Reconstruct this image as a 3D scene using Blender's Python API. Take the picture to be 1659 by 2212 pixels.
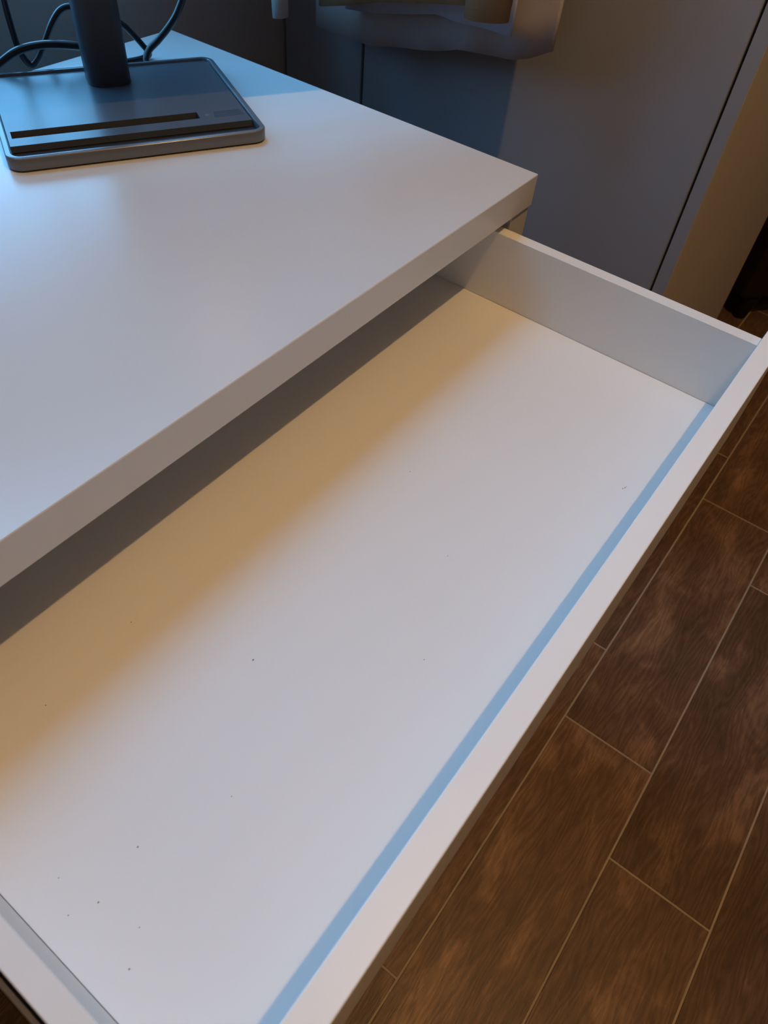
import bpy, bmesh, math, random
from mathutils import Vector, Matrix

random.seed(7)
for o in list(bpy.data.objects):
    bpy.data.objects.remove(o)
scene = bpy.context.scene
COL = scene.collection
PI = math.pi
T = 0.75            # height of the desk top above the floor

# ------------------------------------------------------------------ camera
cam = bpy.data.cameras.new('camera')
cam.sensor_fit = 'VERTICAL'
cam.sensor_height = 36.0
cam.sensor_width = 27.0
cam.lens = 1588.86 / 2212 * 36.0
cam.clip_start = 0.01
cam.dof.use_dof = True
cam.dof.focus_distance = 0.64
cam.dof.aperture_fstop = 13.0
camo = bpy.data.objects.new('camera', cam)
COL.objects.link(camo)
right = Vector((0.60119042, -0.79580161, 0.0725939))
down = Vector((-0.58276315, -0.4987746, -0.64156918))
fwd = Vector((0.54676978, 0.3434002, -0.76362236))
M = Matrix((right, -down, -fwd)).transposed().to_4x4()
M.translation = Vector((-0.65153832, -0.28068023, T + 0.31409012))
camo.matrix_world = M
scene.camera = camo

# ------------------------------------------------------------------ sky and exposure
world = bpy.data.worlds.new('dusk_sky')
scene.world = world
world.use_nodes = True
wt = world.node_tree
bg = wt.nodes['Background']
# overcast blue dusk sky: brighter towards the zenith, dark ground below the horizon
wc = wt.nodes.new('ShaderNodeTexCoord')
wx = wt.nodes.new('ShaderNodeSeparateXYZ')
wr = wt.nodes.new('ShaderNodeValToRGB')
wt.links.new(wc.outputs['Generated'], wx.inputs[0])
wm = wt.nodes.new('ShaderNodeMapRange')
wm.inputs[1].default_value = -1.0
wm.inputs[2].default_value = 1.0
wt.links.new(wx.outputs['Z'], wm.inputs[0])
wt.links.new(wm.outputs[0], wr.inputs[0])
SKY = (0.16, 0.53, 1.0)
e = wr.color_ramp.elements
e[0].position = 0.495; e[0].color = (0.03, 0.03, 0.03, 1)
e[1].position = 1.0; e[1].color = SKY + (1,)
k = e.new(0.505); k.color = tuple(c * 0.42 for c in SKY) + (1,)
wt.links.new(wr.outputs[0], bg.inputs['Color'])
bg.inputs['Strength'].default_value = 11.9
scene.view_settings.view_transform = 'Standard'
scene.view_settings.look = 'None'
scene.view_settings.gamma = 1.0
scene.view_settings.use_curve_mapping = False
scene.view_settings.exposure = 0.0

# window opening and room limits
RX0, RX1, RY0, RY1, RZ = -2.2, 2.6, -3.3, 0.56, 2.74
WX0, WX1, WZ0, WZ1 = -0.60, 0.235, T + 0.375, 2.64
VX0, VX1, VZ0, VZ1 = -0.36, 0.0, T + 0.045, T + 0.30      # low strip window behind the desk
VDEP = 0.11

def window_portal(x0, x1, z0, z1, y):
    pl = bpy.data.lights.new('window_portal', 'AREA')
    pl.shape = 'RECTANGLE'
    pl.size = x1 - x0
    pl.size_y = z1 - z0
    pl.cycles.is_portal = True
    po = bpy.data.objects.new('window_portal', pl)
    COL.objects.link(po)
    po.location = ((x0 + x1) / 2, y, (z0 + z1) / 2)
    po.rotation_euler = (-PI / 2, 0, 0)
window_portal(WX0, WX1, WZ0, WZ1, RY1 + 0.034)
window_portal(VX0, VX1, VZ0, VZ1, RY1 + VDEP - 0.004)

# ------------------------------------------------------------------ materials
def nodes_of(m):
    m.use_nodes = True
    nt = m.node_tree
    return nt, nt.nodes['Principled BSDF']

def mat(name, col, rough=0.5, spec=0.5, metal=0.0, noise=0.04, nscale=30.0, bump=0.0, bscale=200.0, rvar=0.0):
    m = bpy.data.materials.new(name)
    nt, b = nodes_of(m)
    b.inputs['Roughness'].default_value = rough
    b.inputs['Specular IOR Level'].default_value = spec
    b.inputs['Metallic'].default_value = metal
    tc = nt.nodes.new('ShaderNodeTexCoord')
    n = nt.nodes.new('ShaderNodeTexNoise')
    n.inputs['Scale'].default_value = nscale
    n.inputs['Detail'].default_value = 4
    nt.links.new(tc.outputs['Object'], n.inputs['Vector'])
    mix = nt.nodes.new('ShaderNodeMix')
    mix.data_type = 'RGBA'
    mix.inputs[6].default_value = tuple(max(0, c * (1 - noise)) for c in col) + (1,)
    mix.inputs[7].default_value = tuple(min(1, c * (1 + noise)) for c in col) + (1,)
    nt.links.new(n.outputs['Fac'], mix.inputs[0])
    nt.links.new(mix.outputs[2], b.inputs['Base Color'])
    if rvar > 0:
        n2 = nt.nodes.new('ShaderNodeTexNoise')
        n2.inputs['Scale'].default_value = 14
        n2.inputs['Detail'].default_value = 6
        nt.links.new(tc.outputs['Object'], n2.inputs['Vector'])
        mr = nt.nodes.new('ShaderNodeMapRange')
        mr.inputs[1].default_value = 0.35
        mr.inputs[2].default_value = 0.65
        mr.inputs[3].default_value = rough - rvar
        mr.inputs[4].default_value = rough + rvar
        nt.links.new(n2.outputs['Fac'], mr.inputs[0])
        nt.links.new(mr.outputs[0], b.inputs['Roughness'])
    if bump > 0:
        n3 = nt.nodes.new('ShaderNodeTexNoise')
        n3.inputs['Scale'].default_value = bscale
        n3.inputs['Detail'].default_value = 3
        nt.links.new(tc.outputs['Object'], n3.inputs['Vector'])
        bp = nt.nodes.new('ShaderNodeBump')
        bp.inputs['Strength'].default_value = bump
        bp.inputs['Distance'].default_value = 0.001
        nt.links.new(n3.outputs['Fac'], bp.inputs['Height'])
        nt.links.new(bp.outputs['Normal'], b.inputs['Normal'])
    return m

def tile_material():
    m = bpy.data.materials.new('wood_look_tile')
    nt, b = nodes_of(m)
    L = nt.links.new
    tc = nt.nodes.new('ShaderNodeTexCoord')
    oi = nt.nodes.new('ShaderNodeObjectInfo')
    vm = nt.nodes.new('ShaderNodeVectorMath'); vm.operation = 'MULTIPLY_ADD'
    cx = nt.nodes.new('ShaderNodeCombineXYZ')
    mul = nt.nodes.new('ShaderNodeMath'); mul.operation = 'MULTIPLY'; mul.inputs[1].default_value = 37.0
    L(oi.outputs['Random'], mul.inputs[0])
    L(mul.outputs[0], cx.inputs[0]); L(mul.outputs[0], cx.inputs[1])
    vm.inputs[1].default_value = (1, 1, 1)
    L(tc.outputs['Object'], vm.inputs[0]); L(cx.outputs[0], vm.inputs[2])
    # large mottled patches, a little longer along the plank
    mp = nt.nodes.new('ShaderNodeMapping'); mp.inputs['Scale'].default_value = (7.0, 14.0, 5.0)
    L(vm.outputs[0], mp.inputs['Vector'])
    n1 = nt.nodes.new('ShaderNodeTexNoise'); n1.inputs['Scale'].default_value = 1.0; n1.inputs['Detail'].default_value = 5; n1.inputs['Roughness'].default_value = 0.6; n1.inputs['Distortion'].default_value = 0.5
    L(mp.outputs[0], n1.inputs['Vector'])
    cr = nt.nodes.new('ShaderNodeValToRGB')
    e = cr.color_ramp.elements
    e[0].position = 0.30; e[0].color = (0.155, 0.090, 0.058, 1)
    e[1].position = 0.74; e[1].color = (0.52, 0.31, 0.19, 1)
    k = cr.color_ramp.elements.new(0.54); k.color = (0.240, 0.138, 0.088, 1)
    L(n1.outputs['Fac'], cr.inputs[0])
    # fine grain
    mp2 = nt.nodes.new('ShaderNodeMapping'); mp2.inputs['Scale'].default_value = (38.0, 620.0, 20.0)
    L(vm.outputs[0], mp2.inputs['Vector'])
    n2 = nt.nodes.new('ShaderNodeTexNoise'); n2.inputs['Scale'].default_value = 1.0; n2.inputs['Detail'].default_value = 3; n2.inputs['Distortion'].default_value = 1.2
    L(mp2.outputs[0], n2.inputs['Vector'])
    # cathedral figure
    mp3 = nt.nodes.new('ShaderNodeMapping'); mp3.inputs['Scale'].default_value = (3.0, 16.0, 3.0)
    L(vm.outputs[0], mp3.inputs['Vector'])
    wv = nt.nodes.new('ShaderNodeTexWave'); wv.wave_type = 'BANDS'; wv.bands_direction = 'Y'; wv.inputs['Scale'].default_value = 2.2; wv.inputs['Distortion'].default_value = 26.0; wv.inputs['Detail'].default_value = 2; wv.inputs['Detail Scale'].default_value = 0.9
    L(mp3.outputs[0], wv.inputs['Vector'])
    g = nt.nodes.new('ShaderNodeMix'); g.data_type = 'RGBA'; g.blend_type = 'MULTIPLY'; g.inputs[0].default_value = 0.75
    gr = nt.nodes.new('ShaderNodeMapRange'); gr.inputs[1].default_value = 0.25; gr.inputs[2].default_value = 0.75; gr.inputs[3].default_value = 0.55; gr.inputs[4].default_value = 1.25
    L(n2.outputs['Fac'], gr.inputs[0])
    L(cr.outputs[0], g.inputs[6]); L(gr.outputs[0], g.inputs[7])
    g2 = nt.nodes.new('ShaderNodeMix'); g2.data_type = 'RGBA'; g2.blend_type = 'MULTIPLY'; g2.inputs[0].default_value = 0.28
    L(g.outputs[2], g2.inputs[6]); L(wv.outputs['Fac'], g2.inputs[7])
    hv = nt.nodes.new('ShaderNodeHueSaturation')
    mr = nt.nodes.new('ShaderNodeMapRange'); mr.inputs[3].default_value = 0.84; mr.inputs[4].default_value = 1.16
    L(oi.outputs['Random'], mr.inputs[0]); L(mr.outputs[0], hv.inputs['Value']); L(g2.outputs[2], hv.inputs['Color'])
    L(hv.outputs[0], b.inputs['Base Color'])
    b.inputs['Roughness'].default_value = 0.42
    b.inputs['Specular IOR Level'].default_value = 0.35
    bp = nt.nodes.new('ShaderNodeBump'); bp.inputs['Strength'].default_value = 0.35; bp.inputs['Distance'].default_value = 0.0008
    L(n2.outputs['Fac'], bp.inputs['Height']); L(bp.outputs['Normal'], b.inputs['Normal'])
    return m

def glass_material():
    m = bpy.data.materials.new('window_glass')
    m.use_nodes = True
    nt = m.node_tree
    nt.nodes.remove(nt.nodes['Principled BSDF'])
    out = nt.nodes['Material Output']
    tr = nt.nodes.new('ShaderNodeBsdfTransparent'); tr.inputs[0].default_value = (0.97, 0.98, 0.98, 1)
    gl = nt.nodes.new('ShaderNodeBsdfGlossy'); gl.inputs['Roughness'].default_value = 0.02
    mx = nt.nodes.new('ShaderNodeMixShader')
    mx.inputs[0].default_value = 0.04
    nt.links.new(tr.outputs[0], mx.inputs[1]); nt.links.new(gl.outputs[0], mx.inputs[2])
    nt.links.new(mx.outputs[0], out.inputs[0])
    return m

def emit_material(name, col, s):
    m = bpy.data.materials.new(name)
    nt, b = nodes_of(m)
    b.inputs['Emission Color'].default_value = col + (1,)
    b.inputs['Emission Strength'].default_value = s
    return m

MAT = {
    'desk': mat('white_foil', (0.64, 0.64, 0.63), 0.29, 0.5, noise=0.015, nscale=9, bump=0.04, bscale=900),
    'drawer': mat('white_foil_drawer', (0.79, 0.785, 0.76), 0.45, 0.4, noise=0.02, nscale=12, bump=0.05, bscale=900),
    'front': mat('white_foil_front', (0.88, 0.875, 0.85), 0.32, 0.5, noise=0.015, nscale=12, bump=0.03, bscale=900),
    'edge': mat('white_edge_band', (0.78, 0.74, 0.67), 0.35, 0.5, noise=0.01),
    'rail': mat('cream_steel', (0.55, 0.50, 0.40), 0.4, 0.5, noise=0.03),
    'rail_dark': mat('dark_steel', (0.05, 0.05, 0.07), 0.4, 0.5, noise=0.03),
    'grey_plastic': mat('storm_grey_plastic', (0.075, 0.085, 0.10), 0.31, 0.44, noise=0.05, nscale=60, bump=0.05, bscale=1500),
    'rim': mat('satin_grey_rim', (0.125, 0.135, 0.155), 0.22, 0.8, noise=0.03),
    'pole': mat('dark_grey_pole', (0.055, 0.06, 0.075), 0.40, 0.4, noise=0.04),
    'gap_shade': mat('painted_gap_shade', (0.022, 0.027, 0.036), 0.5, 0.3, noise=0.05),  # shade of the tray gap put into a dark colour
    'slot': mat('black_slot', (0.006, 0.006, 0.007), 0.7, 0.2, noise=0.05),
    'print': mat('printed_mark', (0.045, 0.048, 0.055), 0.5, 0.3, noise=0.05),
    'screen': mat('dark_screen', (0.012, 0.012, 0.014), 0.12, 0.5, noise=0.02),
    'cable': mat('black_cable', (0.012, 0.012, 0.015), 0.32, 0.5, noise=0.05),
    'wardrobe': mat('grey_wardrobe_foil', (0.325, 0.335, 0.36), 0.5, 0.3, noise=0.03, nscale=8, bump=0.05, bscale=700),
    'wardrobe_side': mat('beige_wardrobe_side', (0.62, 0.57, 0.50), 0.55, 0.3, noise=0.03, nscale=8),
    'black': mat('black_gap', (0.01, 0.01, 0.01), 0.8, 0.1),
    'wall': mat('wall_paint', (0.40, 0.38, 0.36), 0.85, 0.2, noise=0.03, nscale=6, bump=0.15, bscale=300),
    'ceiling': mat('ceiling_paint', (0.45, 0.43, 0.40), 0.9, 0.2, noise=0.02),
    'grout': mat('beige_grout', (0.50, 0.42, 0.335), 0.85, 0.2, noise=0.15, nscale=60, bump=0.3, bscale=800),
    'frame': mat('white_window_frame', (0.75, 0.75, 0.74), 0.4, 0.5, noise=0.01),
    'shirt_grey': mat('pale_grey_cotton', (0.50, 0.45, 0.44), 0.9, 0.1, noise=0.08, nscale=40, bump=0.3, bscale=900),
    'shirt_blue': mat('pale_blue_cotton', (0.55, 0.60, 0.72), 0.9, 0.1, noise=0.06, nscale=40, bump=0.3, bscale=900),
    'shirt_tan': mat('tan_wool', (0.36, 0.21, 0.11), 0.95, 0.1, noise=0.15, nscale=50, bump=0.4, bscale=600),
    'shirt_white': mat('white_linen', (0.75, 0.76, 0.76), 0.9, 0.1, noise=0.04, nscale=40, bump=0.3, bscale=900),
    'hanger': mat('pale_wood', (0.50, 0.33, 0.18), 0.5, 0.4, noise=0.12, nscale=50),
    'metal': mat('brushed_metal', (0.55, 0.55, 0.56), 0.3, 0.5, metal=1.0, noise=0.03),
    'leather': mat('black_leather', (0.016, 0.009, 0.008), 0.5, 0.3, noise=0.2, nscale=30, bump=0.3, bscale=250),
    'foot': mat('black_foot', (0.008, 0.008, 0.008), 0.5, 0.3, noise=0.1),
    'dust': mat('dust_specks', (0.16, 0.13, 0.10), 0.9, 0.1, noise=0.3, nscale=400),
    'tile': tile_material(),
    'glass': glass_material(),
    'bulb': emit_material('warm_bulb', (1.0, 0.62, 0.28), 6.0),
}

# ------------------------------------------------------------------ helpers
def link(name, me, material, parent=None):
    o = bpy.data.objects.new(name, me)
    if material and not me.materials:
        me.materials.append(MAT[material])
    COL.objects.link(o)
    if parent is not None:
        o.parent = parent
    return o

def tag(o, label=None, cat=None, group=None, kind=None):
    if label: o['label'] = label
    if cat: o['category'] = cat
    if group: o['group'] = group
    if kind: o['kind'] = kind
    return o

def origin(parent):
    v = Vector((0, 0, 0))
    while parent is not None:
        v += Vector(parent.location)
        parent = parent.parent
    return v

def empty(name, loc, rz=0, parent=None):
    o = bpy.data.objects.new(name, None)
    o.empty_display_size = 0.05
    COL.objects.link(o)
    o.location = loc
    o.rotation_euler = (0, 0, rz)
    if parent: o.parent = parent
    return o

def bm_box(bm, x0, x1, y0, y1, z0, z1):
    vs = [bm.verts.new(p) for p in [(x0, y0, z0), (x1, y0, z0), (x1, y1, z0), (x0, y1, z0), (x0, y0, z1), (x1, y0, z1), (x1, y1, z1), (x0, y1, z1)]]
    for f in [(3, 2, 1, 0), (4, 5, 6, 7), (0, 1, 5, 4), (1, 2, 6, 5), (2, 3, 7, 6), (3, 0, 4, 7)]:
        bm.faces.new([vs[i] for i in f])

def bm_done(bm, name, off=Vector((0, 0, 0)), smooth=False):
    me = bpy.data.meshes.new(name)
    bmesh.ops.recalc_face_normals(bm, faces=bm.faces)
    if off.length > 0:
        bmesh.ops.translate(bm, verts=bm.verts, vec=-off)
    bm.to_mesh(me)
    bm.free()
    if smooth:
        for p in me.polygons: p.use_smooth = True
    return me

def box(name, x0, x1, y0, y1, z0, z1, material, parent=None, bevel=0.0, seg=2, local=False):
    """box in world coordinates; its origin sits at its own base centre when it has no parent"""
    bm = bmesh.new()
    bm_box(bm, x0, x1, y0, y1, z0, z1)
    if bevel > 0:
        bmesh.ops.bevel(bm, geom=list(bm.edges), offset=bevel, segments=seg, affect='EDGES', profile=0.5)
    if parent is None:
        off = Vector(((x0 + x1) / 2, (y0 + y1) / 2, z0))
    else:
        off = Vector((0, 0, 0)) if local else origin(parent)
    o = link(name, bm_done(bm, name, off), material, parent)
    if parent is None: o.location = off
    return o

def rrect(w, d, r, n=6, cx=0.0, cy=0.0):
    pts = []
    for (sx, sy, a0) in ((1, 1, 0), (-1, 1, PI / 2), (-1, -1, PI), (1, -1, 1.5 * PI)):
        for i in range(n + 1):
            a = a0 + PI / 2 * i / n
            pts.append((cx + sx * (w / 2 - r) + r * math.cos(a), cy + sy * (d / 2 - r) + r * math.sin(a)))
    return pts

def bm_loops(bm, loops, close_first=True, close_last=True, cyc=False):
    rings = [[bm.verts.new(p) for p in lp] for lp in loops]
    n = len(rings[0])
    for a, b in zip(rings, rings[1:]):
        for i in range(n):
            bm.faces.new((a[i], a[(i + 1) % n], b[(i + 1) % n], b[i]))
    if close_first: bm.faces.new(list(reversed(rings[0])))
    if close_last: bm.faces.new(rings[-1])
    return rings

def lathe(bm, prof, seg=24, loc=(0, 0, 0)):
    loops = [[(loc[0] + r * math.cos(2 * PI * i / seg), loc[1] + r * math.sin(2 * PI * i / seg), loc[2] + z) for i in range(seg)] for r, z in prof]
    bm_loops(bm, loops)

def smooth_path(pts, sub=8):
    P = [Vector(p) for p in pts]
    P = [P[0] * 2 - P[1]] + P + [P[-1] * 2 - P[-2]]
    out = []
    for i in range(1, len(P) - 2):
        for k in range(sub):
            u = k / sub
            a, b, c, d = P[i - 1], P[i], P[i + 1], P[i + 2]
            out.append(0.5 * ((2 * b) + (c - a) * u + (2 * a - 5 * b + 4 * c - d) * u * u + (3 * b - a - 3 * c + d) * u ** 3))
    out.append(P[-2])
    return out

def bm_tube(bm, pts, r, seg=10):
    loops = []
    up = Vector((0, 0, 1))
    prev = None
    for i, p in enumerate(pts):
        d = (pts[min(i + 1, len(pts) - 1)] - pts[max(i - 1, 0)]).normalized()
        if prev is None:
            n = d.cross(up if abs(d.z) < 0.9 else Vector((1, 0, 0))).normalized()
        else:
            n = (prev - d * prev.dot(d)).normalized()
        prev = n
        b = d.cross(n)
        rr = r(i / (len(pts) - 1)) if callable(r) else r
        loops.append([tuple(p + n * (rr * math.cos(2 * PI * k / seg)) + b * (rr * math.sin(2 * PI * k / seg))) for k in range(seg)])
    bm_loops(bm, loops)

# ------------------------------------------------------------------ the room
FLOORZ = -0.001
fl = box('floor', RX0, RX1, RY0, RY1, -0.06, FLOORZ, 'grout')
tag(fl, kind='structure')
# wood-look tiles 15 x 60 cm, each row shifted by a quarter; mesh shared
P_W, P_L, GAP = 0.1483, 0.594, 0.0028
def tile_mesh(w, l, name):
    bm = bmesh.new()
    bm_box(bm, -l / 2, l / 2, -w / 2, w / 2, -0.006, 0.0)
    top = [e for e in bm.edges if all(v.co.z > -0.001 for v in e.verts)]
    bmesh.ops.bevel(bm, geom=top, offset=0.0007, segments=1, affect='EDGES')
    me = bm_done(bm, name)
    me.materials.append(MAT['tile'])
    return me
base_tile = tile_mesh(P_W - GAP, P_L - GAP, 'floor_tile')
Y_LINE, X_LINE = -0.2695, -0.036     # a joint read from the photograph: row line and plank end
fo = Vector(fl.location)
row = math.ceil((RY0 - Y_LINE) / P_W)
made = {}
for j in range(-9, 22):
    ya, yb = Y_LINE - (j + 1) * P_W, Y_LINE - j * P_W
    ca, cb = max(ya, RY0 + 0.002), min(yb, RY1 - 0.002)
    if cb - ca < 0.02: continue
    xs = X_LINE - 0.149 * j
    i0 = math.floor((RX0 - xs) / P_L)
    for i in range(i0, i0 + 11):
        xa, xb = xs + i * P_L, xs + (i + 1) * P_L
        da, db = max(xa, RX0 + 0.002), min(xb, RX1 - 0.002)
        if db - da < 0.02: continue
        if abs((cb - ca) - P_W) < 1e-6 and abs((db - da) - P_L) < 1e-6:
            me = base_tile
        else:
            key = (round(cb - ca, 4), round(db - da, 4))
            if key not in made: made[key] = tile_mesh(cb - ca - GAP, db - da - GAP, 'floor_tile_cut')
            me = made[key]
        t = link('tile', me, None, fl)
        t.location = Vector(((da + db) / 2, (ca + cb) / 2, 0.0)) - fo

tag(box('ceiling', RX0, RX1, RY0, RY1, RZ, RZ + 0.08, 'ceiling'), kind='structure')
tag(box('wall_left', RX0 - 0.1, RX0, RY0, RY1, 0, RZ, 'wall'), kind='structure')
tag(box('wall_right', RX1, RX1 + 0.1, RY0, RY1, 0, RZ, 'wall'), kind='structure')
tag(box('wall_front', RX0 - 0.1, RX1 + 0.1, RY0 - 0.1, RY0, 0, RZ, 'wall'), kind='structure')
bm = bmesh.new()
WT = 0.045
ZM = T + 0.345        # the wall is thicker below this ledge
bm_box(bm, RX0 - 0.1, WX0, RY1, RY1 + WT, ZM, RZ)
bm_box(bm, WX1, RX1 + 0.1, RY1, RY1 + WT, ZM, RZ)
bm_box(bm, WX0, WX1, RY1, RY1 + WT, ZM, WZ0)
bm_box(bm, WX0, WX1, RY1, RY1 + WT, WZ1, RZ)
bm_box(bm, RX0 - 0.1, VX0, RY1, RY1 + VDEP, 0, ZM)
bm_box(bm, VX1, RX1 + 0.1, RY1, RY1 + VDEP, 0, ZM)
bm_box(bm, VX0, VX1, RY1, RY1 + VDEP, 0, VZ0)
bm_box(bm, VX0, VX1, RY1, RY1 + VDEP, VZ1, ZM)
wb = link('wall_back', bm_done(bm, 'wall_back', Vector((0, RY1, 0))), 'wall')
wb.location = (0, RY1, 0)
tag(wb, kind='structure')

def window(name, x0, x1, z0, z1, y0, y1, fw, mullions):
    win = empty(name, ((x0 + x1) / 2, y0, z0))
    tag(win, kind='structure')
    g = 0.001
    bm = bmesh.new()
    bm_box(bm, x0 + g, x0 + fw, y0, y1, z0 + g, z1 - g)
    bm_box(bm, x1 - fw, x1 - g, y0, y1, z0 + g, z1 - g)
    bm_box(bm, x0 + fw, x1 - fw, y0, y1, z0 + g, z0 + fw)
    bm_box(bm, x0 + fw, x1 - fw, y0, y1, z1 - fw, z1 - g)
    cuts = [x0 + fw] + [x0 + (x1 - x0) * (i + 1) / (mullions + 1) for i in range(mullions)] + [x1 - fw]
    for c in cuts[1:-1]:
        bm_box(bm, c - 0.018, c + 0.018, y0, y1, z0 + fw, z1 - fw)
    link('window_frame', bm_done(bm, 'window_frame', origin(win)), 'frame', win)
    for i in range(len(cuts) - 1):
        xa = cuts[i] + (0.018 if i > 0 else 0)
        xb = cuts[i + 1] - (0.018 if i < len(cuts) - 2 else 0)
        bm = bmesh.new()
        bm_box(bm, xa, xb, y0 + 0.014, y0 + 0.018, z0 + fw, z1 - fw)
        link('pane', bm_done(bm, 'pane', origin(win)), 'glass', win)
    return win
win = window('window_1', WX0, WX1, WZ0, WZ1, RY1 - 0.012, RY1 + 0.030, 0.035, 1)
box('window_sill', WX0 - 0.03, WX1 + 0.015, RY1 - 0.035, RY1 - 0.0005, WZ0 - 0.020, WZ0 - 0.001, 'frame', win, 0.004)
window('window_2', VX0, VX1, VZ0, VZ1, RY1 + VDEP - 0.035, RY1 + VDEP - 0.006, 0.018, 0)
# skirting
for nm, b in (('baseboard_left', (RX0, RX0 + 0.012, RY0 + 0.012, RY1, 0.0005, 0.07)), ('baseboard_front', (RX0, RX1, RY0, RY0 + 0.012, 0.0005, 0.07)), ('baseboard_right', (RX1 - 0.012, RX1, RY0 + 0.012, RY1, 0.0005, 0.07))):
    tag(box(nm, *b, 'frame', None, 0.002), kind='structure')

# ------------------------------------------------------------------ ceiling lamp (above the desk chair, out of the frame)
LX, LY, LZ = -0.29, -0.555, T + 1.52
lamp = empty('ceiling_lamp', (LX, LY, RZ))
tag(lamp, 'small warm ceiling spotlight hanging over the open drawer', 'lamp')
bm = bmesh.new(); lathe(bm, [(0.0005, 0.0), (0.05, 0.0), (0.05, -0.02), (0.0005, -0.024)])
link('canopy', bm_done(bm, 'canopy', smooth=False), 'metal', lamp)
bm = bmesh.new(); lathe(bm, [(0.006, -0.022), (0.006, -0.105)], 12)
link('stem', bm_done(bm, 'stem'), 'metal', lamp)
bm = bmesh.new(); lathe(bm, [(0.02, -0.105), (0.024, -0.112), (0.024, -0.15), (0.018, -0.152)], 24)
link('socket', bm_done(bm, 'socket'), 'metal', lamp)
bm = bmesh.new(); lathe(bm, [(0.012, -0.152), (0.016, -0.158), (0.017, -0.163), (0.012, -0.168), (0.001, -0.170)], 20)
link('bulb', bm_done(bm, 'bulb', smooth=True), 'bulb', lamp)
ld = bpy.data.lights.new('lamp_light', 'POINT')
ld.energy = 36.5
ld.color = (1.0, 0.60, 0.255)
ld.shadow_soft_size = 0.018
lo = bpy.data.objects.new('lamp_light', ld)
COL.objects.link(lo)
lo.parent = lamp
lo.location = (0, 0, LZ - RZ)

# ------------------------------------------------------------------ desk with its open drawer
DW, DD, TT = 0.73, 0.498, 0.0303
desk = empty('desk', (-DW / 2, DD / 2, 0))
tag(desk, 'white laminate desk with its shallow wide drawer pulled open', 'desk')
box('desktop', -DW, 0, 0, DD, T - TT, T, 'desk', desk, 0.0006, 1)
LEGW = 0.0325
for xa, xb in ((-DW, -DW + LEGW), (-LEGW, 0)):
    box('side_panel', xa, xb, 0.0022, DD - 0.002, 0.001, T - TT - 0.0015, 'desk', desk, 0.0006, 1)
box('back_panel', -DW + LEGW + 0.001, -LEGW - 0.001, DD - 0.05, DD - 0.035, T - 0.30, T - TT - 0.001, 'desk', desk, 0.0005, 1)

DA, DB, DC, DWL, DDI, DE, DG, DL = -0.0521, 0.0398, 0.1114, 0.0121, 0.2493, 0.0161, 0.0343, 0.6779
DBACK = 0.165         # y of the drawer's rear, still under the top
BOT = T - DC - 0.016
bm = bmesh.new()
bm_box(bm, -DL + 0.0004, DA - 0.0004, -DDI + 0.0002, DBACK, T - DC - 0.004, T - DC)
drawer = link('drawer', bm_done(bm, 'drawer', Vector((-DW / 2, -0.05, T - DC))), 'drawer', desk)
drawer.location = Vector((-DW / 2, -0.05, T - DC)) - origin(desk)
drawer['label'] = 'open shallow drawer with a bare white bottom'
for xa, xb in ((-DL - DWL, -DL), (DA, DA + DWL)):
    box('drawer_side', xa, xb, -DDI + 0.0003, DBACK, BOT, T - DB, 'drawer', drawer, 0.0006, 1)
box('drawer_back', -DL + 0.0003, DA - 0.0003, DBACK - 0.012, DBACK, T - DC + 0.0003, T - DB - 0.004, 'drawer', drawer, 0.0005, 1)
box('drawer_front', -DW + LEGW + 0.0025, -LEGW + 0.0025, -DDI - DE, -DDI, T - DG - 0.118, T - DG, 'front', drawer, 0.0008, 2)
# runners: the moving half on the drawer, dark in the gap, with a pale lower flange
for s, xo in ((-1, -DL - DWL), (1, DA + DWL)):
    a, b = sorted((xo + s * 0.0003, xo + s * 0.0022))
    box('runner', a, b, -DDI + 0.02, DBACK - 0.01, BOT + 0.004, BOT + 0.030, 'rail_dark', drawer)
    a, b = sorted((xo + s * 0.0096, xo + s * 0.0118))
    c, d = sorted((xo + s * 0.0022, xo + s * 0.0096))
    bm = bmesh.new()
    bm_box(bm, a, b, -DDI + 0.05, DBACK - 0.01, BOT + 0.001, BOT + 0.014)
    link('runner_flange', bm_done(bm, 'runner_flange', origin(drawer)), 'rail', drawer)
    bm = bmesh.new()
    bm_box(bm, c, d, -DDI + 0.05, DBACK - 0.01, BOT + 0.001, BOT + 0.003)
    link('runner_web', bm_done(bm, 'runner_web', origin(drawer)), 'rail_dark', drawer)

# ------------------------------------------------------------------ monitor on its tray-like foot
YAW = -0.4904
mon = empty('monitor', (-0.191, 0.354, T + 0.0004), YAW)
tag(mon, 'computer monitor on a dark grey stand with a rectangular tray foot', 'monitor')
BW, BD, BH = 0.228, 0.189, 0.0115
def ring(w, d, r, z, dx=0, dy=0): return [(x, y, z) for x, y in rrect(w, d, r, 7, dx, dy)]
bm = bmesh.new()
RIM = 0.0050
bm_loops(bm, [ring(BW - .004, BD - .004, .011, 0.0), ring(BW, BD, .013, 0.0014), ring(BW, BD, .013, BH - 0.0012), ring(BW - .0012, BD - .0012, .0124, BH - .0004), ring(BW - .003, BD - .003, .0115, BH), ring(BW - 2 * RIM + .001, BD - 2 * RIM + .001, .009, BH), ring(BW - 2 * RIM, BD - 2 * RIM, .0085, BH - .0006), ring(BW - 2 * RIM, BD - 2 * RIM, .0085, 0.003)])
bs = link('base', bm_done(bm, 'base', smooth=True), 'rim', mon)
m_ = bs.modifiers.new('split', 'EDGE_SPLIT'); m_.split_angle = math.radians(40)
bm = bmesh.new()
bm_loops(bm, [ring(BW - 2 * RIM - .0004, BD - 2 * RIM - .0004, .0083, 0.00305), ring(BW - 2 * RIM - .0004, BD - 2 * RIM - .0004, .0083, 0.0031)])
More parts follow.
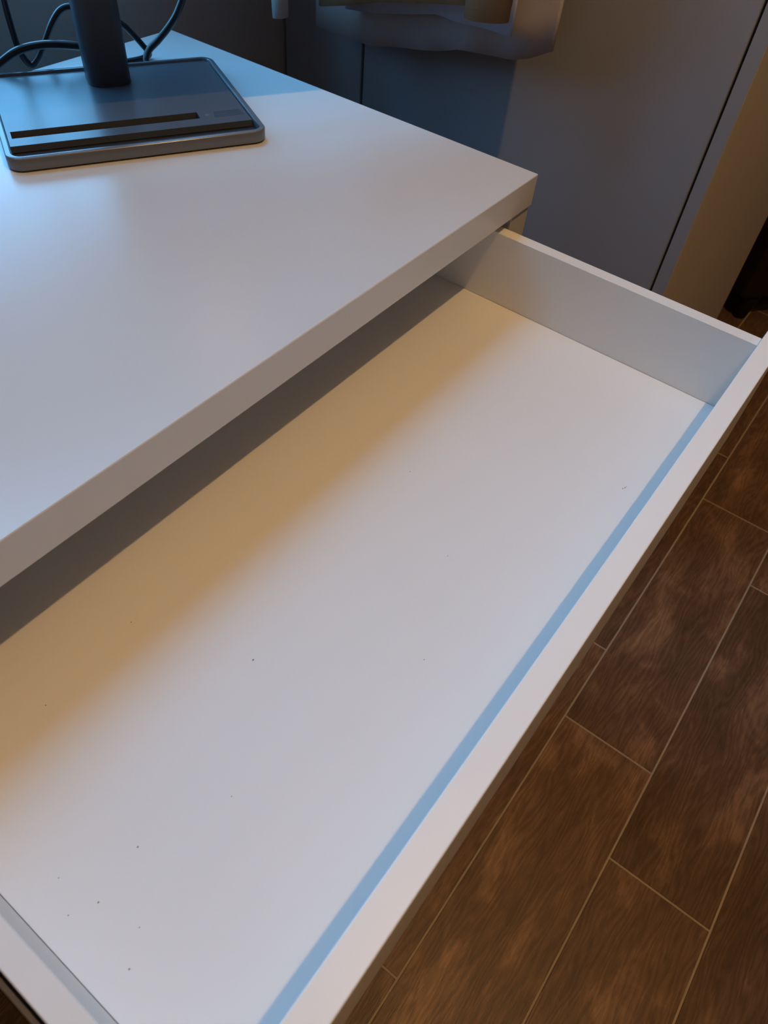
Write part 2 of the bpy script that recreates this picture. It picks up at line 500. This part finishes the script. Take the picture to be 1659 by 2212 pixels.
link('gap_shade_sheet', bm_done(bm, 'gap_shade_sheet'), 'gap_shade', bs)  # added dark sheet: paints the shade in the gap between plate and rim
# inner plate with a phone slot cut through it
PW0, PW1 = -BW / 2 + RIM + .0012, BW / 2 - RIM - .0012
PD0, PD1 = -0.0645, BD / 2 - RIM - .0012
SX0, SX1, SY0, SY1 = -0.1045, 0.0622, -0.0495, -0.0355
bm = bmesh.new()
z0, z1 = 0.0037, BH - 0.0022
def corner_poly(x0, x1, y0, y1, r_back):
    pts = [(x0, y0), (x1, y0)]
    n = 6
    for i in range(n + 1):
        a = PI / 2 * i / n
        pts.append((x1 - r_back + r_back * math.cos(a), y1 - r_back + r_back * math.sin(a)))
    for i in range(n + 1):
        a = PI / 2 + PI / 2 * i / n
        pts.append((x0 + r_back + r_back * math.cos(a), y1 - r_back + r_back * math.sin(a)))
    return pts
pol = corner_poly(PW0, PW1, SY1, PD1, .0075)
bm_loops(bm, [[(x, y, z0) for x, y in pol], [(x, y, z1) for x, y in pol]])
bm_box(bm, PW0, SX0, SY0, SY1, z0, z1)
bm_box(bm, SX1, PW1, SY0, SY1, z0, z1)
bm_box(bm, PW0, PW1, PD0, SY0, z0, z1)
bmesh.ops.remove_doubles(bm, verts=bm.verts, dist=1e-6)
link('base_plate', bm_done(bm, 'base_plate'), 'grey_plastic', bs)
bm = bmesh.new(); bm_box(bm, SX0 - .001, SX1 + .001, SY0 - .001, SY1 + .001, 0.0032, 0.0036)
link('phone_slot', bm_done(bm, 'phone_slot'), 'slot', bs)
# small block of fine print and a round mark beside the slot
bm = bmesh.new()
for k in range(4):
    bm_box(bm, 0.076 + 0.0006 * k, 0.1045 - 0.0004 * k, -0.0505 + k * 0.0034, -0.0505 + k * 0.0034 + 0.0022, z1, z1 + 0.0001)
link('fine_print', bm_done(bm, 'fine_print'), 'print', bs)
bm = bmesh.new(); lathe(bm, [(0.0001, 0), (0.0022, 0), (0.0022, 0.0001), (0.0001, 0.0001)], 16, (0.0702, -0.044, z1))
link('round_mark', bm_done(bm, 'round_mark'), 'rim', bs)
# column
bm = bmesh.new()
PCY = 0.062
bm_loops(bm, [ring(.041, .042, .013, z1, 0, PCY), ring(.041, .042, .013, .30, 0, PCY)])
pole = link('pole', bm_done(bm, 'pole', smooth=True), 'pole', mon)
m_ = pole.modifiers.new('split', 'EDGE_SPLIT'); m_.split_angle = math.radians(40)
# tilting head and screen, above the picture
SH0, SCH, SCW = 0.142, 0.37, 0.615
TILT = math.radians(9)
SN = -0.072
hd = box('tilt_head', -0.04, 0.04, SN + 0.075, PCY - 0.0215, 0.23, 0.29, 'pole', mon, 0.005, 2, local=True)
bm = bmesh.new()
bm_box(bm, -SCW / 2, SCW / 2, 0.0, 0.014, 0, SCH)
bmesh.ops.bevel(bm, geom=list(bm.edges), offset=0.003, segments=2, affect='EDGES')
bm_loops(bm, [[(x, 0.0141, z) for x, z in rrect(.34, .22, .03, 5, 0, SCH / 2)], [(x, 0.044, z) for x, z in rrect(.30, .18, .03, 5, 0, SCH / 2)]])
sc = link('screen_housing', bm_done(bm, 'screen_housing'), 'grey_plastic', mon)
sc.location = (0, SN, SH0); sc.rotation_euler = (-TILT, 0, 0)
bm = bmesh.new(); bm_box(bm, -SCW / 2 + .006, SCW / 2 - .006, -0.0004, -0.00005, 0.014, SCH - .006)
link('screen_panel', bm_done(bm, 'screen_panel'), 'screen', sc)

# ------------------------------------------------------------------ cables behind the stand
MU = Vector((math.cos(YAW), math.sin(YAW), 0)); MN = Vector((-math.sin(YAW), math.cos(YAW), 0)); MC = Vector((-0.191, 0.354, T))
def loc2w(p): return MC + MU * p[0] + MN * p[1] + Vector((0, 0, p[2]))
def cable(name, pts, r, label, z=0):
    P = smooth_path([loc2w(p) for p in pts], 8)
    bm = bmesh.new()
    o0 = min(P, key=lambda p: p.z).copy()
    bm_tube(bm, P, r, 10)
    o = link(name, bm_done(bm, name, o0, smooth=True), 'cable')
    o.location = o0
    tag(o, label, 'cable', None)
    return o
cable('power_cable', [(-0.055, 0.104, 0.27), (-0.066, 0.116, 0.18), (-0.073, 0.122, 0.10), (-0.0741, 0.125, 0.0632), (-0.0739, 0.125, 0.0398), (-0.0727, 0.125, 0.0205), (-0.0685, 0.125, 0.0095), (-0.0635, 0.125, 0.0058), (-0.0555, 0.125, 0.0128), (-0.0463, 0.125, 0.0259), (-0.0356, 0.125, 0.0416), (-0.0249, 0.125, 0.0522), (-0.0132, 0.125, 0.0548), (0.002, 0.126, 0.050), (0.0195, 0.131, 0.0435), (0.0342, 0.137, 0.0331), (0.0434, 0.139, 0.0231), (0.0525, 0.138, 0.0115), (0.0570, 0.134, 0.0048), (0.0500, 0.1275, 0.0034), (0.036, 0.122, 0.0034), (0.018, 0.119, 0.0034)], 0.0030, 'thin black cable dipping in a loop behind the monitor stand column')
cable('display_cable', [(-0.20, 0.02, 0.0043), (-0.172, 0.055, 0.0043), (-0.140, 0.090, 0.0050), (-0.1120, 0.102, 0.0085), (-0.0944, 0.105, 0.0165), (-0.0789, 0.105, 0.0246), (-0.0649, 0.105, 0.0284), (-0.0493, 0.105, 0.0297), (-0.0342, 0.105, 0.0288), (-0.0161, 0.105, 0.0262), (0.004, 0.105, 0.0215), (0.018, 0.106, 0.014), (0.024, 0.104, 0.0080), (0.022, 0.1025, 0.0042), (0.012, 0.1015, 0.0040)], 0.0038, 'glossy black cable arching over the desk beside the monitor stand column')
cable('signal_cable', [(0.06, 0.108, 0.30), (0.088, 0.112, 0.20), (0.102, 0.118, 0.11), (0.1000, 0.120, 0.0680), (0.0927, 0.122, 0.049), (0.0823, 0.123, 0.0348), (0.0665, 0.120, 0.0220), (0.0543, 0.115, 0.0150), (0.0488, 0.110, 0.0090), (0.0470, 0.106, 0.0048), (0.040, 0.102, 0.0040), (0.033, 0.1015, 0.0040)], 0.0035, 'black cable curving down to the desk behind the tray foot')

# ------------------------------------------------------------------ wardrobe beside the desk
WF, WYC, WDEP, WH = 0.262, -0.099, 0.63, 2.05
WYB = RY1 - 0.004
war = empty('wardrobe', (WF + WDEP / 2, (WYC + WYB) / 2, 0))
tag(war, 'tall grey wardrobe with flat handleless doors beside the desk', 'wardrobe')
box('side_panel', WF, WF + WDEP, WYC, WYC + 0.0165, 0.001, WH, 'wardrobe_side', war, 0.0006, 1)
# the front edge strip of the side panel has the door colour
box('edge_strip', WF - 0.0012, WF - 0.0001, WYC + 0.0004, WYC + 0.0161, 0.002, WH - 0.001, 'wardrobe', war)
box('side_panel', WF + 0.02, WF + WDEP, WYB - 0.0165, WYB, 0.001, WH, 'wardrobe_side', war)
box('back_panel', WF + WDEP - 0.01, WF + WDEP - 0.001, WYC + 0.017, WYB - 0.017, 0.06, WH - 0.001, 'black', war)
box('top_panel', WF + 0.021, WF + WDEP - 0.011, WYC + 0.017, WYB - 0.017, WH - 0.02, WH - 0.001, 'wardrobe_side', war)
box('plinth', WF + 0.03, WF + 0.045, WYC + 0.017, WYB - 0.017, 0.001, 0.06, 'wardrobe', war)
GAP1 = 0.4115
box('divider', WF + 0.021, WF + WDEP - 0.011, GAP1 - 0.009, GAP1 + 0.009, 0.061, WH - 0.021, 'black', war)
for ya, yb in ((WYC + 0.0195, GAP1 - 0.0022), (GAP1 + 0.0022, WYB - 0.001)):
    box('door', WF - 0.001, WF + 0.0175, ya, yb, 0.062, WH - 0.002, 'wardrobe', war, 0.0008, 1)
box('door_buffer', WF + 0.001, WF + 0.012, WYC + 0.0167, WYC + 0.0193, T + 0.12, T + 0.123, 'wardrobe', war)

# ------------------------------------------------------------------ clothes hung on the wardrobe doors
def interp(tab, y):
    if y <= tab[0][0]: return tab[0][1]
    for (a, b), (c, d) in zip(tab, tab[1:]):
        if y <= c: return b + (d - b) * (y - a) / (c - a)
    return tab[-1][1]
def garment_body(x, y0, y1, hem, ztop, depth, folds, amp, seed):
    """hollow hanging body of a shirt: closed loops from hem to collar"""
    bm = bmesh.new()
    n, m = 72, 26
    yc = (y0 + y1) / 2
    loops = []
    for k in range(m + 1):
        v = k / m
        hw = (y1 - y0) / 2
        f = 1.0
        if v > 0.86:
            q = (v - 0.86) / 0.14
            f = 1.0 - 0.76 * q ** 1.3
        lp = []
        for i in range(n):
            a = 2 * PI * i / n
            c, s = math.cos(a), math.sin(a)
            yy = yc + hw * f * (abs(c) ** 0.8) * (1 if c >= 0 else -1)
            w = amp * (1 - v * 0.8) * math.sin(folds * (yy - y0) / (y1 - y0) * 2 * PI + seed + 0.8 * v) + 0.5 * amp * (1 - v) * math.sin(2.3 * folds * (yy - y0) / (y1 - y0) * 2 * PI + 2 * seed)
            xx = x + depth / 2 * (abs(s) ** 0.7) * (1 if s >= 0 else -1) * (0.8 + 0.4 * v if v < 0.86 else 1.1) + w * abs(s)
            zh = T + interp(hem, yy)
            z = zh + (ztop - zh) * v + (0.0 if v < 0.86 else 0)
            lp.append((xx, yy, z))
        loops.append(lp)
    bm_loops(bm, loops, False, False)
    return bm
RAILZ = 1.93
ROD_Y = 0.275
rail = empty('valet_rod', (WF - 0.001, ROD_Y, RAILZ))
tag(rail, 'slim metal valet rod on the wardrobe door carrying the hanging clothes', 'rod')
bm = bmesh.new()
bm_tube(bm, [Vector((WF - 0.0045, ROD_Y, RAILZ)), Vector((0.085, ROD_Y, RAILZ))], 0.004)
link('rod', bm_done(bm, 'rod', origin(rail), smooth=True), 'metal', rail)
box('mounting_plate', WF - 0.0045, WF - 0.0012, ROD_Y - 0.015, ROD_Y + 0.015, RAILZ - 0.02, RAILZ + 0.02, 'metal', rail, 0.001)

def garment(name, x, y0, y1, hem, ztop, depth, folds, amp, seed, matname, label, sleeves, cat='shirt'):
    yc = (y0 + y1) / 2
    root = empty(name, (x, yc, T + min(h for _, h in hem)))
    tag(root, label, cat, 'clothes hung on the wardrobe doors')
    b = link('body', bm_done(garment_body(x, y0, y1, hem, ztop, depth, folds, amp, seed), 'body', origin(root), smooth=True), matname, root)
    md = b.modifiers.new('thickness', 'SOLIDIFY'); md.thickness = 0.0012; md.offset = 0
    for (ya, yb, zb, dx, sm) in sleeves:
        bm = bmesh.new()
        zs = ztop - 0.09
        loops = []
        for k in range(13):
            v = k / 12
            cy = ya + (yb - ya) * v ** 0.7
            cz = zs + (T + zb - zs) * v
            ry, rx = (0.055 - 0.030 * v, 0.022 - 0.009 * v) if sm != 'shirt_white' else (0.042 - 0.033 * v, 0.020 - 0.011 * v)
            loops.append([(x + dx + rx * math.cos(2 * PI * i / 20), cy + ry * math.sin(2 * PI * i / 20) + 0.004 * math.sin(9 * v), cz - 0.12 * ry * math.sin(2 * PI * i / 20)) for i in range(20)])
        bm_loops(bm, loops, True, False)
        s = link('sleeve', bm_done(bm, 'sleeve', origin(root), smooth=True), sm, root)
        md = s.modifiers.new('thickness', 'SOLIDIFY'); md.thickness = 0.0012; md.offset = 0
    # hanger
    bm = bmesh.new()
    zc = ztop + 0.015
    top = RAILZ + 0.0056
    hk = [Vector((x, yc, zc)), Vector((x, yc, zc + 0.05)), Vector((x, ROD_Y - 0.008, top - 0.016)), Vector((x, ROD_Y - 0.006, top - 0.004)), Vector((x, ROD_Y, top)), Vector((x, ROD_Y + 0.006, top - 0.006))]
    bm_tube(bm, smooth_path(hk, 5), 0.0015, 6)
    link('hanger_hook', bm_done(bm, 'hanger_hook', origin(root)), 'metal', root)
    bm = bmesh.new()
    w = (y1 - y0) / 2 * 0.86
    bm_tube(bm, smooth_path([Vector((x, yc - w, ztop - 0.075)), Vector((x, yc - w * .5, ztop - 0.03)), Vector((x, yc, zc)), Vector((x, yc + w * .5, ztop - 0.03)), Vector((x, yc + w, ztop - 0.075))], 5), 0.006, 8)
    link('hanger', bm_done(bm, 'hanger', origin(root)), 'hanger', root)
    return root

def at_x(tab, x):
    k = (x + 0.6515) / 0.8515
    return [(-0.2807 + k * (y + 0.2807), 0.3141 + k * (z - 0.3141)) for y, z in tab]
hemA = [(0.10, 0.035), (0.108, 0.032), (0.126, 0.022), (0.149, 0.015), (0.18, 0.013), (0.212, 0.012), (0.243, 0.0), (0.283, -0.008), (0.332, -0.016), (0.377, -0.020), (0.431, -0.021)]
garment('long_shirt', 0.207, 0.107, 0.45, at_x(hemA, 0.207), 1.78, 0.022, 2.2, 0.0045, 0.6, 'shirt_grey', 'pale grey long shirt, its curved hem lowest of the hanging clothes', [])
hemB = [(0.13, 0.033), (0.16, 0.035), (0.185, 0.036), (0.222, 0.035), (0.255, 0.035), (0.321, 0.020), (0.45, 0.0)]
garment('short_shirt', 0.180, 0.147, 0.38, at_x(hemB, 0.18), 1.77, 0.010, 1.6, 0.003, 2.1, 'shirt_blue', 'pale blue shirt hanging between the grey shirt and the tan jacket', [])
hemC = [(0.15, 0.066), (0.20, 0.058), (0.237, 0.050), (0.336, 0.030), (0.431, 0.004), (0.47, 0.002)]
garment('tan_jacket', 0.143, 0.134, 0.39, at_x(hemC, 0.146), 1.76, 0.020, 1.3, 0.003, 4.0, 'shirt_tan', 'tan brown jacket hanging in front of the shirts on the wardrobe', [(0.160, 0.150, 0.067, -0.016, 'shirt_tan')], 'jacket')
garment('white_shirt', 0.108, 0.27, 0.425, [(0.28, 0.09), (0.46, 0.08)], 1.75, 0.016, 1.5, 0.002, 1.0, 'shirt_white', 'white shirt with one narrow sleeve hanging down beside the tan jacket', [(0.404, 0.421, 0.010, 0.0, 'shirt_white')])

# ------------------------------------------------------------------ dark armchair beyond the wardrobe
ang = math.atan2(-0.61, 0.79)
ch = empty('armchair', (1.174, -0.101, 0), ang)
tag(ch, 'black leather armchair on stubby feet past the wardrobe side', 'armchair')
for fx, fy in ((0.055, 0.04), (0.66, 0.04), (0.055, 0.60), (0.66, 0.60)):
    bm = bmesh.new(); lathe(bm, [(0.014, 0.0005), (0.017, 0.004), (0.022, 0.04), (0.028, 0.074)], 18, (fx, fy, 0))
    link('foot', bm_done(bm, 'foot', smooth=True), 'foot', ch)
box('seat_frame', 0.0, 0.72, 0.0, 0.66, 0.0745, 0.26, 'leather', ch, 0.018, 3, local=True)
box('seat_cushion', 0.13, 0.59, 0.0, 0.52, 0.261, 0.42, 'leather', ch, 0.03, 3, local=True)
for xa, xb in ((0.0, 0.125), (0.595, 0.72)):
    box('armrest', xa, xb, 0.005, 0.655, 0.261, 0.60, 'leather', ch, 0.03, 3, local=True)
box('backrest', 0.13, 0.59, 0.525, 0.655, 0.261, 0.85, 'leather', ch, 0.035, 3, local=True)

# ------------------------------------------------------------------ dust and scuffs
bm = bmesh.new()
spots = [(-0.60, -0.026), (-0.43, -0.185), (-0.20, -0.222), (-0.198, -0.2225), (-0.202, -0.221), (-0.53, -0.02), (-0.57, -0.15), (-0.62, -0.13), (-0.655, -0.11), (-0.65, -0.135), (-0.663, -0.128), (-0.645, -0.16), (-0.66, -0.17), (-0.50, -0.10), (-0.35, -0.15), (-0.30, -0.08)]
for x, y in spots:
    r = random.uniform(0.0003, 0.0006)
    mtx = Matrix.Translation((x, y, T - DC + r * 0.5)) @ Matrix.Diagonal((1.4, 0.8, 0.5, 1))
    bmesh.ops.create_icosphere(bm, subdivisions=1, radius=r, matrix=mtx)
o0 = Vector((-0.45, -0.1, T - DC))
du = link('dust_specks', bm_done(bm, 'dust_specks', o0), 'dust')
du.location = o0
tag(du, 'tiny dark dust specks scattered on the drawer bottom', 'dust', None, 'stuff')
